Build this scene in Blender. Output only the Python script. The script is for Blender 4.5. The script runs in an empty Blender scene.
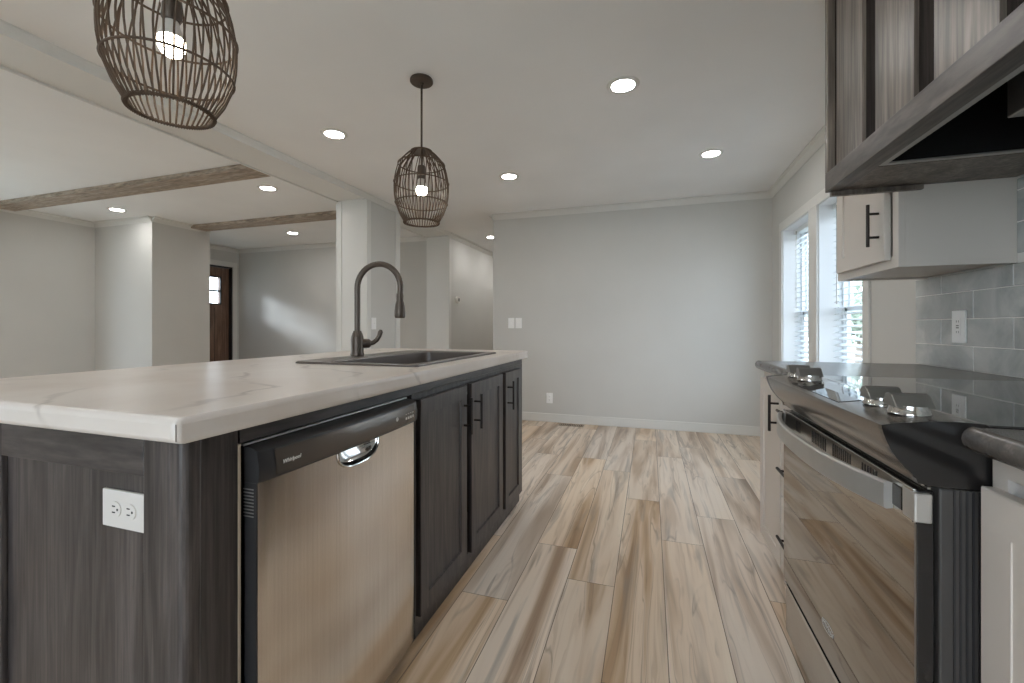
import bpy, bmesh, math, random
from mathutils import Vector, Matrix

random.seed(7)
scene = bpy.context.scene
COL = scene.collection
PI = math.pi

# ------------------------------------------------------------------ camera
EYE = 1.065
F = 430.0
cam_d = bpy.data.cameras.new('camera')
cam = bpy.data.objects.new('camera', cam_d)
COL.objects.link(cam)
cam.location = (0, 0, EYE)
cam.rotation_euler = (PI / 2, 0, math.atan((650 - 512) / F))
cam_d.sensor_width = 36
cam_d.lens = 36 * F / 1024
cam_d.shift_y = -(341.5 - 327) / 1024
cam_d.clip_start = 0.02
scene.camera = cam

# ------------------------------------------------------------------ world and exposure
SKY = 5.4
CAN = 71.0
scene.view_settings.view_transform = 'Standard'
scene.view_settings.look = 'None'
scene.view_settings.gamma = 1
scene.view_settings.exposure = 0.43
scene.view_settings.use_curve_mapping = False
try:
    scene.cycles.use_denoising = True
    scene.cycles.max_bounces = 10
    scene.cycles.diffuse_bounces = 6
    scene.cycles.glossy_bounces = 5
    scene.cycles.transparent_max_bounces = 12
    scene.cycles.caustics_reflective = False
    scene.cycles.caustics_refractive = False
    scene.cycles.sample_clamp_indirect = 4.0
except Exception:
    pass
world = bpy.data.worlds.new('overcast_sky')
scene.world = world
world.use_nodes = True
wn = world.node_tree
wn.nodes.clear()
w_out = wn.nodes.new('ShaderNodeOutputWorld')
w_bg = wn.nodes.new('ShaderNodeBackground')
w_tc = wn.nodes.new('ShaderNodeTexCoord')
w_sep = wn.nodes.new('ShaderNodeSeparateXYZ')
w_rmp = wn.nodes.new('ShaderNodeValToRGB')
w_rmp.color_ramp.elements[0].position = 0.0
w_rmp.color_ramp.elements[0].color = (0.80, 0.90, 1.0, 1)
w_rmp.color_ramp.elements[1].position = 0.7
w_rmp.color_ramp.elements[1].color = (0.62, 0.80, 1.0, 1)
wn.links.new(w_tc.outputs['Generated'], w_sep.inputs[0])
wn.links.new(w_sep.outputs['Z'], w_rmp.inputs[0])
wn.links.new(w_rmp.outputs[0], w_bg.inputs[0])
w_bg.inputs[1].default_value = SKY
wn.links.new(w_bg.outputs[0], w_out.inputs[0])


def portal(name, loc, rot, sx, sy):
    d = bpy.data.lights.new(name, 'AREA')
    d.shape = 'RECTANGLE'
    d.size = sx
    d.size_y = sy
    d.cycles.is_portal = True
    o = bpy.data.objects.new(name, d)
    o.location = loc
    o.rotation_euler = rot
    COL.objects.link(o)


portal('daylight_portal', (1.40, 3.18, 1.15), (0, PI / 2, 0), 1.5, 0.68)
portal('daylight_portal', (1.40, 4.03, 1.15), (0, PI / 2, 0), 1.5, 0.68)
portal('daylight_portal', (-6.95, 0.9, 1.25), (0, -PI / 2, 0), 1.6, 3.0)
portal('daylight_portal', (-0.6, -1.95, 1.2), (-PI / 2, 0, 0), 1.8, 1.9)


sun_d = bpy.data.lights.new('low_sun', 'SUN')
sun_d.energy = 5.5
sun_d.angle = math.radians(13)
sun_d.color = (0.80, 0.90, 1.0)
sun = bpy.data.objects.new('low_sun', sun_d)
COL.objects.link(sun)
sun.rotation_euler = Vector((1.0, 0.46, -0.45)).to_track_quat('-Z', 'Y').to_euler()


# ------------------------------------------------------------------ helpers
def lin(r, g, b):
    def f(c):
        c /= 255.0
        return c / 12.92 if c <= 0.04045 else ((c + 0.055) / 1.055) ** 2.4
    return (f(r), f(g), f(b), 1.0)


class NT:
    def __init__(self, name):
        self.m = bpy.data.materials.new(name)
        self.m.use_nodes = True
        self.t = self.m.node_tree
        self.b = self.t.nodes['Principled BSDF']

    def n(self, typ, **kw):
        nd = self.t.nodes.new(typ)
        for k, v in kw.items():
            setattr(nd, k, v)
        return nd

    def l(self, a, b):
        self.t.links.new(a, b)

    def coords(self, scale=(1, 1, 1), kind='Object', loc=(0, 0, 0)):
        tc = self.n('ShaderNodeTexCoord')
        mp = self.n('ShaderNodeMapping')
        mp.inputs['Scale'].default_value = scale
        mp.inputs['Location'].default_value = loc
        self.l(tc.outputs[kind], mp.inputs[0])
        return mp.outputs[0]

    def noise(self, vec, scale, detail=4, rough=0.5, dist=0.0):
        nd = self.n('ShaderNodeTexNoise')
        nd.inputs['Scale'].default_value = scale
        nd.inputs['Detail'].default_value = detail
        nd.inputs['Roughness'].default_value = rough
        nd.inputs['Distortion'].default_value = dist
        if vec is not None:
            self.l(vec, nd.inputs['Vector'])
        return nd.outputs['Fac']

    def ramp(self, fac, stops):
        nd = self.n('ShaderNodeValToRGB')
        e = nd.color_ramp.elements
        while len(e) < len(stops):
            e.new(0.5)
        for i, (p, c) in enumerate(stops):
            e[i].position = p
            e[i].color = c if len(c) == 4 else (*c, 1)
        self.l(fac, nd.inputs[0])
        return nd.outputs[0]

    def mix(self, fac, a, b, mode='MIX'):
        nd = self.n('ShaderNodeMix', data_type='RGBA', blend_type=mode)
        for sock, v in ((nd.inputs[0], fac), (nd.inputs[6], a), (nd.inputs[7], b)):
            if isinstance(v, (int, float)):
                sock.default_value = v
            elif isinstance(v, tuple):
                sock.default_value = v
            else:
                self.l(v, sock)
        return nd.outputs[2]

    def bump(self, h, strength=0.1, dist=0.01):
        nd = self.n('ShaderNodeBump')
        nd.inputs['Strength'].default_value = strength
        nd.inputs['Distance'].default_value = dist
        self.l(h, nd.inputs['Height'])
        self.l(nd.outputs[0], self.b.inputs['Normal'])

    def set(self, **kw):
        names = dict(color='Base Color', rough='Roughness', metal='Metallic', spec='Specular IOR Level',
                     ior='IOR', coat='Coat Weight', coat_rough='Coat Roughness', aniso='Anisotropic')
        for k, v in kw.items():
            s = self.b.inputs[names[k]]
            if hasattr(v, 'is_linked') or hasattr(v, 'node'):
                self.l(v, s)
            else:
                s.default_value = v
        return self


def paint(name, rgb, rough=0.6, bump=0.0, bscale=60, var=0.03):
    t = NT(name)
    v = t.coords()
    f = t.noise(v, 1.3, 3)
    c = lin(*rgb)
    c2 = tuple(x * (1 - var * 2) for x in c[:3]) + (1,)
    t.set(color=t.ramp(f, [(0.3, c2), (0.7, c)]), rough=rough)
    if bump:
        t.bump(t.noise(v, bscale, 5, 0.6), bump, 0.004)
    return t.m


def flat(name, rgb, rough=0.5, metal=0.0, spec=0.5, var=0.06):
    t = NT(name)
    f = t.noise(t.coords(), 25, 3)
    c = lin(*rgb)
    c2 = tuple(x * (1 - var) for x in c[:3]) + (1,)
    t.set(color=t.ramp(f, [(0.3, c2), (0.7, c)]), rough=rough, metal=metal, spec=spec)
    return t.m


def wood(name, dark, mid, light, scale=(18, 18, 1.4), rough=0.4, spec=0.5, bump=0.15):
    t = NT(name)
    v = t.coords(scale)
    g = t.noise(v, 1.6, 6, 0.62, 1.1)
    fine = t.noise(t.coords((scale[0] * 6, scale[1] * 6, scale[2] * 2.2)), 1.5, 3, 0.6)
    c = t.ramp(g, [(0.32, lin(*dark)), (0.5, lin(*mid)), (0.68, lin(*light))])
    fr = t.ramp(fine, [(0.36, (0.55, 0.55, 0.56, 1)), (0.58, (1, 1, 1, 1))])
    t.set(color=t.mix(1.0, c, fr, 'MULTIPLY'), rough=rough, spec=spec)
    t.bump(fine, bump, 0.002)
    return t.m


def brushed(name, rgb, rough=0.3, stretch=(1, 1, 60)):
    t = NT(name)
    f = t.noise(t.coords(stretch), 4, 4)
    c = lin(*rgb)
    c2 = tuple(x * 0.88 for x in c[:3]) + (1,)
    t.set(color=t.ramp(f, [(0.3, c2), (0.7, c)]), rough=rough, metal=1.0)
    return t.m


def emit(name, rgb, strength):
    t = NT(name)
    t.b.inputs['Emission Color'].default_value = (*rgb, 1)
    t.b.inputs['Emission Strength'].default_value = strength
    t.b.inputs['Base Color'].default_value = (0.8, 0.8, 0.8, 1)
    return t.m


M = {}
M['wall'] = paint('greige_wall_paint', (207, 205, 200), 0.75, 0.03, 140)
M['ceiling'] = paint('ceiling_paint', (238, 237, 235), 0.85, 0.16, 38)
M['trim'] = paint('white_trim_paint', (222, 220, 215), 0.45)
M['white_cab'] = paint('white_cabinet_paint', (218, 209, 200), 0.42)
M['vinyl'] = paint('white_vinyl', (238, 240, 241), 0.35)
M['slat'] = paint('white_blind_slat', (236, 240, 243), 0.5)
M['espresso'] = wood('espresso_oak', (48, 43, 42), (70, 64, 62), (90, 82, 79), rough=0.36)
M['espresso_h'] = wood('espresso_oak_rail', (48, 43, 42), (70, 64, 62), (90, 82, 79), (18, 1.4, 18), rough=0.36)
M['espresso_x'] = wood('espresso_oak_end_rail', (48, 43, 42), (70, 64, 62), (90, 82, 79), (1.4, 18, 18), rough=0.36)
M['hood_wood'] = wood('grey_brown_hood_oak', (82, 74, 68), (117, 106, 97), (147, 134, 122), (9, 9, 0.8), rough=0.38)
M['hood_rail'] = wood('grey_brown_hood_rail', (74, 68, 65), (98, 90, 85), (118, 110, 104), (9, 0.8, 9), rough=0.38)
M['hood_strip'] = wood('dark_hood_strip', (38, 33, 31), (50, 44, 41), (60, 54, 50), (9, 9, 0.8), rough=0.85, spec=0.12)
M['beam'] = wood('weathered_beam_wood', (146, 130, 114), (172, 156, 139), (192, 178, 163), (1.2, 14, 14), rough=0.7)
M['door_wood'] = wood('walnut_door_wood', (104, 78, 64), (130, 100, 82), (152, 122, 102), (10, 10, 0.8), rough=0.5)
M['steel'] = brushed('brushed_stainless', (232, 226, 219), 0.22, (50, 50, 0.5))
M['steel_h'] = brushed('stainless_handle', (196, 194, 190), 0.26, (3, 3, 60))
M['satin'] = flat('satin_handle_metal', (192, 188, 182), 0.38, 0.55)
M['knob_metal'] = flat('knob_satin_metal', (132, 129, 124), 0.3, 0.6)
M['chrome'] = brushed('polished_chrome', (205, 203, 200), 0.10, (4, 4, 4))
M['black_plastic'] = flat('black_plastic', (44, 43, 44), 0.35)
M['black_gloss'] = flat('glossy_black', (36, 34, 33), 0.08)
M['console'] = flat('dark_console_panel', (112, 104, 97), 0.20, 0.6)
M['range_side'] = flat('charcoal_range_side', (68, 65, 63), 0.42)
M['bronze'] = flat('oil_rubbed_bronze', (96, 86, 78), 0.40, 0.75)
M['handle'] = flat('dark_bronze_pull', (52, 47, 44), 0.38, 0.7)
M['sink'] = flat('dark_composite_sink', (92, 84, 78), 0.34)
M['wicker'] = flat('brown_wicker', (84, 65, 49), 0.6)
M['plate'] = flat('white_plastic_plate', (212, 206, 199), 0.35, 0, 0.5, 0.02)
M['wall_plate'] = flat('bright_white_plate', (246, 245, 243), 0.35, 0, 0.5, 0.02)
M['dark_slot'] = flat('dark_slot', (40, 36, 34), 0.6)
M['void'] = flat('black_liner', (14, 14, 15), 0.5)
M['galv'] = flat('galvanised_steel', (182, 180, 176), 0.4, 0.9)
M['raw_edge'] = flat('cream_edge_strip', (190, 172, 150), 0.6)
M['lettering'] = flat('silver_lettering', (214, 210, 204), 0.35)
M['lens'] = emit('light_lens', (1.0, 0.985, 0.965), CAN)
M['bulb'] = emit('bulb_glow', (1.0, 0.87, 0.68), 22.0)
M['ground'] = paint('pale_lawn', (190, 190, 180), 0.9)
M['leaf'] = flat('green_leaves', (150, 160, 142), 0.7)
M['bark'] = flat('grey_bark', (110, 100, 90), 0.8)
M['thermo'] = flat('thermostat_face', (96, 94, 92), 0.3)

# cooktop and oven glass
t = NT('cooktop_glass')
t.set(color=t.ramp(t.noise(t.coords(), 3, 2), [(0.3, (0.012, 0.012, 0.013, 1)), (0.7, (0.016, 0.016, 0.017, 1))]), rough=0.03, ior=1.75, spec=0.6)
M['cooktop'] = t.m
t = NT('oven_mirror_glass')
t.set(color=t.ramp(t.noise(t.coords(), 3, 2), [(0.3, (0.30, 0.28, 0.26, 1)), (0.7, (0.33, 0.31, 0.29, 1))]), rough=0.03, metal=1.0)
M['oven_glass'] = t.m

# window glass: mostly clear with a faint mirror
t = NT('window_glass')
tr = t.n('ShaderNodeBsdfTransparent')
gl = t.n('ShaderNodeBsdfGlossy')
gl.inputs['Roughness'].default_value = 0.02
mx = t.n('ShaderNodeMixShader')
mx.inputs[0].default_value = 0.06
t.l(tr.outputs[0], mx.inputs[1])
t.l(gl.outputs[0], mx.inputs[2])
t.l(mx.outputs[0], t.t.nodes['Material Output'].inputs[0])
M['glass'] = t.m

# island marble laminate
t = NT('marble_laminate')
v = t.coords()
cloud = t.noise(v, 2.2, 5, 0.55, 0.6)
base = t.ramp(cloud, [(0.3, lin(200, 187, 175)), (0.5, lin(214, 204, 195)), (0.7, lin(221, 213, 205))])
w = t.n('ShaderNodeTexWave', wave_type='BANDS', bands_direction='DIAGONAL')
w.inputs['Scale'].default_value = 1.5
w.inputs['Distortion'].default_value = 9.0
w.inputs['Detail'].default_value = 5
w.inputs['Detail Scale'].default_value = 1.6
t.l(v, w.inputs['Vector'])
vein = t.ramp(w.outputs['Fac'], [(0.0, (1, 1, 1, 1)), (0.02, (0.40, 0.40, 0.40, 1)), (0.06, (0, 0, 0, 1))])
gate = t.ramp(t.noise(v, 3.4, 3), [(0.42, (0, 0, 0, 1)), (0.64, (0.62, 0.62, 0.62, 1))])
t.set(color=t.mix(t.mix(1.0, vein, gate, 'MULTIPLY'), base, lin(140, 126, 116)), rough=0.30, spec=0.5)
M['marble'] = t.m

# dark speckled counter
t = NT('dark_slate_laminate')
v = t.coords()
a = t.noise(v, 45, 6, 0.7)
b_ = t.noise(v, 8, 4, 0.6, 0.5)
c = t.ramp(a, [(0.35, lin(66, 62, 59)), (0.55, lin(98, 92, 87)), (0.75, lin(142, 134, 127))])
c = t.mix(0.45, c, t.ramp(b_, [(0.3, lin(62, 59, 58)), (0.7, lin(112, 106, 101))]))
t.set(color=c, rough=0.26)
M['slate'] = t.m

# glazed tile
t = NT('grey_glazed_tile')
v = t.coords()
a = t.noise(v, 6, 4, 0.6, 0.8)
t.set(color=t.ramp(a, [(0.3, lin(162, 165, 164)), (0.5, lin(184, 186, 184)), (0.72, lin(208, 208, 204))]), rough=0.16)
t.bump(t.noise(v, 14, 3), 0.25, 0.01)
M['tile'] = t.m
M['grout'] = flat('grey_grout', (232, 230, 225), 0.8)

# plank floor
t = NT('plank_floor')
uv = t.n('ShaderNodeUVMap')
uv.uv_map = 'plank'
sep = t.n('ShaderNodeSeparateXYZ')
t.l(uv.outputs[0], sep.inputs[0])
at = t.n('ShaderNodeAttribute')
at.attribute_name = 'plank_tone'
sepc = t.n('ShaderNodeSeparateColor')
t.l(at.outputs['Color'], sepc.inputs[0])


def mth(op, a, b=None):
    nd = t.n('ShaderNodeMath', operation=op)
    for i, q in enumerate((a, b)):
        if q is None:
            continue
        if isinstance(q, (int, float)):
            nd.inputs[i].default_value = q
        else:
            t.l(q, nd.inputs[i])
    return nd.outputs[0]


cx = t.n('ShaderNodeCombineXYZ')
t.l(mth('ADD', mth('MULTIPLY', sep.outputs[0], 1.45), mth('MULTIPLY', sepc.outputs[0], 37.0)), cx.inputs[0])
t.l(mth('ADD', mth('MULTIPLY', sep.outputs[1], 0.62), mth('MULTIPLY', sepc.outputs[1], 53.0)), cx.inputs[1])
g1 = t.noise(cx.outputs[0], 1.0, 3, 0.5, 0.8)
cx2 = t.n('ShaderNodeCombineXYZ')
t.l(mth('ADD', mth('MULTIPLY', sep.outputs[0], 8.0), mth('MULTIPLY', g1, 9.0)), cx2.inputs[0])
t.l(mth('ADD', mth('MULTIPLY', sep.outputs[1], 0.6), mth('MULTIPLY', sepc.outputs[2], 71.0)), cx2.inputs[1])
g2 = t.noise(cx2.outputs[0], 1.0, 5, 0.6, 0.3)
base = t.ramp(g1, [(0.26, lin(162, 130, 101)), (0.40, lin(200, 172, 143)), (0.50, lin(228, 206, 183)), (0.75, lin(238, 221, 201))])
streak = t.ramp(g2, [(0.26, (0.58, 0.53, 0.50, 1)), (0.40, (0.83, 0.79, 0.75, 1)), (0.52, (1, 1, 1, 1))])
gate = t.ramp(t.noise(cx.outputs[0], 1.7, 2, 0.5, 0.6), [(0.40, (0.12, 0.12, 0.12, 1)), (0.58, (1, 1, 1, 1))])
c = t.mix(gate, base, t.mix(1.0, base, streak, 'MULTIPLY'))
ring = mth('ABSOLUTE', mth('SUBTRACT', mth('FRACT', mth('MULTIPLY', g1, 7.0)), 0.5))
rline = t.ramp(ring, [(0.0, (0.55, 0.55, 0.55, 1)), (0.10, (0.0, 0.0, 0.0, 1))])
c = t.mix(t.mix(1.0, rline, gate, 'MULTIPLY'), c, lin(138, 116, 95))
grey_gate = t.ramp(t.noise(cx.outputs[0], 2.1, 3, 0.5, 0.8), [(0.56, (0, 0, 0, 1)), (0.72, (0.55, 0.55, 0.55, 1))])
c = t.mix(grey_gate, c, lin(150, 138, 126))
tone = t.n('ShaderNodeHueSaturation')
t.l(mth('ADD', 0.90, mth('MULTIPLY', sepc.outputs[0], 0.14)), tone.inputs['Value'])
t.l(mth('ADD', 0.75, mth('MULTIPLY', sepc.outputs[1], 0.4)), tone.inputs['Saturation'])
t.l(c, tone.inputs['Color'])
du = mth('MULTIPLY', mth('SUBTRACT', 0.5, mth('ABSOLUTE', mth('SUBTRACT', sep.outputs[0], 0.5))), 0.194)
joint = mth('LESS_THAN', du, 0.0013)
endj = mth('LESS_THAN', mth('ABSOLUTE', mth('SUBTRACT', mth('FRACT', sep.outputs[2]), 0.0)), 0.0)
t.set(color=t.mix(joint, tone.outputs[0], lin(112, 92, 74)), rough=0.36, spec=0.45)
t.bump(g2, 0.05, 0.003)
M['plank'] = t.m
M['seam'] = flat('plank_seam', (104, 86, 70), 0.7)


class MB:
    """collects shapes in world coordinates and links them as one mesh object"""
    def __init__(self):
        self.bm = bmesh.new()

    def box(self, x0, x1, y0, y1, z0, z1):
        x0, x1 = sorted((x0, x1)); y0, y1 = sorted((y0, y1)); z0, z1 = sorted((z0, z1))
        vs = [self.bm.verts.new((x, y, z)) for x in (x0, x1) for y in (y0, y1) for z in (z0, z1)]
        for q in ((0, 1, 3, 2), (4, 6, 7, 5), (0, 4, 5, 1), (2, 3, 7, 6), (0, 2, 6, 4), (1, 5, 7, 3)):
            self.bm.faces.new([vs[i] for i in q])
        return self

    def prism(self, pts, axis, a0, a1):
        """pts: polygon in the other two axes, in xyz order"""
        def mk(p, a):
            l = list(p); l.insert(axis, a); return self.bm.verts.new(l)
        A = [mk(p, a0) for p in pts]; B = [mk(p, a1) for p in pts]
        n = len(pts)
        self.bm.faces.new(A); self.bm.faces.new(B[::-1])
        for i in range(n):
            self.bm.faces.new((A[i], B[i], B[(i + 1) % n], A[(i + 1) % n]))
        return self

    def tube(self, path, r, seg=10, caps=True, radii=None, closed=False):
        path = [Vector(p) for p in path]
        n = len(path); rings = []
        up = None
        for i, p in enumerate(path):
            if closed:
                d = (path[(i + 1) % n] - path[i - 1]).normalized()
            else:
                d = (path[min(i + 1, n - 1)] - path[max(i - 1, 0)]).normalized()
            if up is None:
                up = Vector((0, 0, 1)) if abs(d.z) < 0.9 else Vector((1, 0, 0))
            a = d.cross(up).normalized(); b = a.cross(d).normalized(); up = b
            rr = radii[i] if radii else r
            rings.append([self.bm.verts.new(p + a * rr * math.cos(2 * PI * k / seg) + b * rr * math.sin(2 * PI * k / seg)) for k in range(seg)])
        m = n if closed else n - 1
        for i in range(m):
            R, S = rings[i], rings[(i + 1) % n]
            for k in range(seg):
                self.bm.faces.new((R[k], R[(k + 1) % seg], S[(k + 1) % seg], S[k]))
        if caps and not closed:
            self.bm.faces.new(rings[0][::-1]); self.bm.faces.new(rings[-1])
        return self

    def lathe(self, prof, c, seg=32, caps=True):
        """prof: (r, z) pairs about the vertical through c"""
        rings = [[self.bm.verts.new((c[0] + max(r, 1e-5) * math.cos(2 * PI * k / seg), c[1] + max(r, 1e-5) * math.sin(2 * PI * k / seg), c[2] + z)) for k in range(seg)] for r, z in prof]
        for R, S in zip(rings, rings[1:]):
            for k in range(seg):
                self.bm.faces.new((R[k], R[(k + 1) % seg], S[(k + 1) % seg], S[k]))
        if caps:
            self.bm.faces.new(rings[0][::-1]); self.bm.faces.new(rings[-1])
        return self

    def grid(self, rows):
        """rows of equal-length vertex lists, stitched"""
        V = [[self.bm.verts.new(p) for p in r] for r in rows]
        for a, b in zip(V, V[1:]):
            for i in range(len(a) - 1):
                self.bm.faces.new((a[i], a[i + 1], b[i + 1], b[i]))
        return self

    def build(self, name, mat, parent=None, off=None, bevel=0.0, smooth=False, seg=2):
        bmesh.ops.recalc_face_normals(self.bm, faces=self.bm.faces[:])
        me = bpy.data.meshes.new(name)
        if off is None and parent is not None:
            off = ORIGIN.get(parent.name)
        if off is not None:
            bmesh.ops.translate(self.bm, verts=self.bm.verts[:], vec=-Vector(off))
        self.bm.to_mesh(me); self.bm.free()
        me.materials.append(M[mat] if isinstance(mat, str) else mat)
        o = bpy.data.objects.new(name, me)
        COL.objects.link(o)
        if smooth:
            for p in me.polygons:
                p.use_smooth = True
            me.set_sharp_from_angle(angle=math.radians(40))
        if bevel:
            b = o.modifiers.new('bevel', 'BEVEL')
            b.width = bevel; b.segments = seg; b.limit_method = 'ANGLE'; b.angle_limit = math.radians(40)
        if parent is not None:
            o.parent = parent
            if off is not None:
                ORIGIN[o.name] = tuple(off)
        return o


ORIGIN = {}


def tag(o, label, cat, group=None):
    o['label'] = label; o['category'] = cat
    if group:
        o['group'] = group
    return o


def thing(name, label, cat, loc=(0, 0, 0), group=None):
    o = bpy.data.objects.new(name, None)
    o.empty_display_size = 0.05
    COL.objects.link(o)
    o.location = loc
    ORIGIN[o.name] = tuple(loc)
    return tag(o, label, cat, group)


def struct(name, mb, mat, parent=None, **kw):
    o = mb.build(name, mat, parent, **kw)
    if parent is None:
        o['kind'] = 'structure'
    return o


def copy_tree(o, parent=None):
    c = o.copy(); COL.objects.link(c)
    if parent is not None:
        c.parent = parent
    for ch in list(o.children):
        copy_tree(ch, c)
    return c


def wall_cells(mb, axis, p0, p1, u0, u1, z0, z1, holes):
    """wall between planes p0,p1 on axis (0: x, 1: y), with rectangular holes (ua,ub,za,zb)"""
    us = sorted({u0, u1, *[h[0] for h in holes], *[h[1] for h in holes]})
    zs = sorted({z0, z1, *[h[2] for h in holes], *[h[3] for h in holes]})
    for a, b in zip(us, us[1:]):
        for c, d in zip(zs, zs[1:]):
            m = ((a + b) / 2, (c + d) / 2)
            if any(h[0] < m[0] < h[1] and h[2] < m[1] < h[3] for h in holes):
                continue
            if axis == 0:
                mb.box(p0, p1, a, b, c, d)
            else:
                mb.box(a, b, p0, p1, c, d)
    bmesh.ops.remove_doubles(mb.bm, verts=mb.bm.verts[:], dist=1e-5)
    seen = {}
    for f in mb.bm.faces:
        k = tuple(sorted(v.index for v in f.verts)) if False else tuple(sorted(id(v) for v in f.verts))
        seen.setdefault(k, []).append(f)
    dead = [f for fs in seen.values() if len(fs) > 1 for f in fs]
    bmesh.ops.delete(mb.bm, geom=dead, context='FACES')
    return mb


def text_mesh(name, body, size, loc, xdir, mat, parent, shear=0.25, depth=0.0006):
    cu = bpy.data.curves.new(name, 'FONT')
    cu.body = body; cu.size = size; cu.extrude = depth; cu.shear = shear
    cu.align_x = 'CENTER'; cu.align_y = 'CENTER'
    tmp = bpy.data.objects.new(name + '_source', cu)
    COL.objects.link(tmp)
    bpy.context.view_layer.update()
    dg = bpy.context.evaluated_depsgraph_get()
    me = bpy.data.meshes.new_from_object(tmp.evaluated_get(dg))
    bpy.data.objects.remove(tmp)
    x = Vector(xdir); z = Vector((0, 0, 1)); n = x.cross(z)
    mt = Matrix((x, z, n)).transposed().to_4x4()
    mt.translation = Vector(loc) - Vector(ORIGIN[parent.name])
    me.transform(mt)
    me.materials.clear(); me.materials.append(M[mat])
    o = bpy.data.objects.new(name, me)
    COL.objects.link(o)
    o.parent = parent
    return o


# ------------------------------------------------------------------ the room
CZ = 2.375          # ceiling
RX = 1.125          # right wall face
BY = 4.73           # back wall face
LX = -6.65          # living room outside wall face
MX0, MX1 = -3.0, -2.66   # the thick wall between kitchen and living room
Y0, Y1 = -1.7, 8.5

mb = MB()
bm = mb.bm
uvl = bm.loops.layers.uv.new('plank')
cl = bm.loops.layers.float_color.new('plank_tone')
PW, PL = 0.194, 1.46
joints = {0: 2.77, 1: 2.278, 2: 2.627, -1: 1.807, -2: 2.06, -3: 1.59, 3: 1.9, 4: 2.4}
rng = random.Random(3)
for k in range(-35, 8):
    xa = -0.139 + PW * k
    xb = min(xa + PW, RX + 0.18)
    j = joints.get(k, rng.uniform(0, PL))
    y = j - PL * math.ceil((j - Y0) / PL)
    while y < Y1:
        ya, yb = max(y, Y0 - 0.1), min(y + PL - 0.002, Y1 + 0.1)
        vs = [bm.verts.new(p) for p in ((xa, ya, 0), (xb, ya, 0), (xb, yb, 0), (xa, yb, 0))]
        f = bm.faces.new(vs)
        c = (rng.random(), rng.random(), rng.random(), 1)
        for lp, (u, v) in zip(f.loops, ((0, ya - y), ((xb - xa) / PW, ya - y), ((xb - xa) / PW, yb - y), (0, yb - y))):
            lp[uvl].uv = (u, v); lp[cl] = c
        y += PL
floor = struct('floor', mb, 'plank')
sb = MB().box(-6.95, RX + 0.18, Y0 - 0.15, Y1 + 0.15, -0.12, -0.003)
sub = sb.build('seam_bed', 'seam', floor)
struct('ceiling', MB().box(-6.8, RX + 0.18, Y0 - 0.15, Y1 + 0.15, CZ, CZ + 0.12), 'ceiling')

WIN = [(3.69, 4.37), (2.842, 3.525)]
WZ0, WZ1 = 0.40, 1.92
mb = MB()
wall_cells(mb, 0, RX, RX + 0.18, Y0 - 0.15, BY + 0.15, 0, CZ, [(a, b, WZ0, WZ1) for a, b in WIN])
struct('wall_right', mb, 'wall')
struct('wall_back', MB().box(-1.75, RX, BY, BY + 0.12, 0, CZ), 'wall')
struct('wall_hall_right', MB().box(-1.75, -1.63, BY + 0.12, Y1, 0, CZ), 'wall')
struct('wall_hall_end', MB().box(-6.8, RX + 0.18, Y1, Y1 + 0.15, 0, CZ), 'wall')
mb = MB()
wall_cells(mb, 1, Y0 - 0.15, Y0, -6.65, RX, 0, CZ, [(-1.55, 0.35, 0.25, 2.05)])
struct('wall_front', mb, 'wall')
mb = MB()
wall_cells(mb, 0, LX - 0.15, LX, Y0 - 0.15, Y1, 0, CZ, [(-0.6, 2.4, 0.45, 2.05), (4.49, 5.42, 0.0, 2.06)])
struct('wall_left', mb, 'wall')
struct('wall_closet', MB().box(LX, -5.62, 3.55, 4.25, 0, CZ), 'wall')
struct('wall_entry', MB().box(LX, MX0, 5.54, 5.66, 0, CZ), 'wall')
struct('wall_middle', MB().box(MX0, MX1, 3.60, 4.16, 0, CZ - 0.04), 'wall')
struct('wall_hall_left', MB().box(MX0, MX1, 5.42, Y1, 0, CZ - 0.04), 'wall')
struct('wall_middle_near', MB().box(MX0, MX1, Y0, -0.5, 0, CZ - 0.04), 'wall')

# ceiling strip over the line between the rooms, crown and casings
hd = struct('trim_1', MB().box(MX0, MX1, Y0, Y1, CZ - 0.04, CZ), 'trim', bevel=0.003)
mb = MB()
for x, s in ((MX1, 1), (MX0, -1)):
    mb.prism([(x, CZ - 0.052), (x + 0.012 * s, CZ - 0.052), (x + 0.018 * s, CZ - 0.03), (x + 0.03 * s, CZ - 0.012), (x + 0.03 * s, CZ), (x, CZ)], 1, Y0, Y1)
struct('trim_2', mb, 'trim')


def crown(mb, a, b, n, h=0.062, d=0.05):
    """crown moulding from a to b (xy), n the way into the room"""
    a = Vector((*a, 0)); b = Vector((*b, 0)); n = Vector((*n, 0))
    prof = [(0, -h), (0.006, -h), (0.012, -h * 0.75), (d * 0.55, -h * 0.3), (d * 0.9, -0.012), (d, -0.012), (d, 0), (0, 0)]
    A = [mb.bm.verts.new(a + n * u + Vector((0, 0, CZ + w))) for u, w in prof]
    B = [mb.bm.verts.new(b + n * u + Vector((0, 0, CZ + w))) for u, w in prof]
    k = len(prof)
    mb.bm.faces.new(A); mb.bm.faces.new(B[::-1])
    for i in range(k):
        mb.bm.faces.new((A[i], B[i], B[(i + 1) % k], A[(i + 1) % k]))


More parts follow.
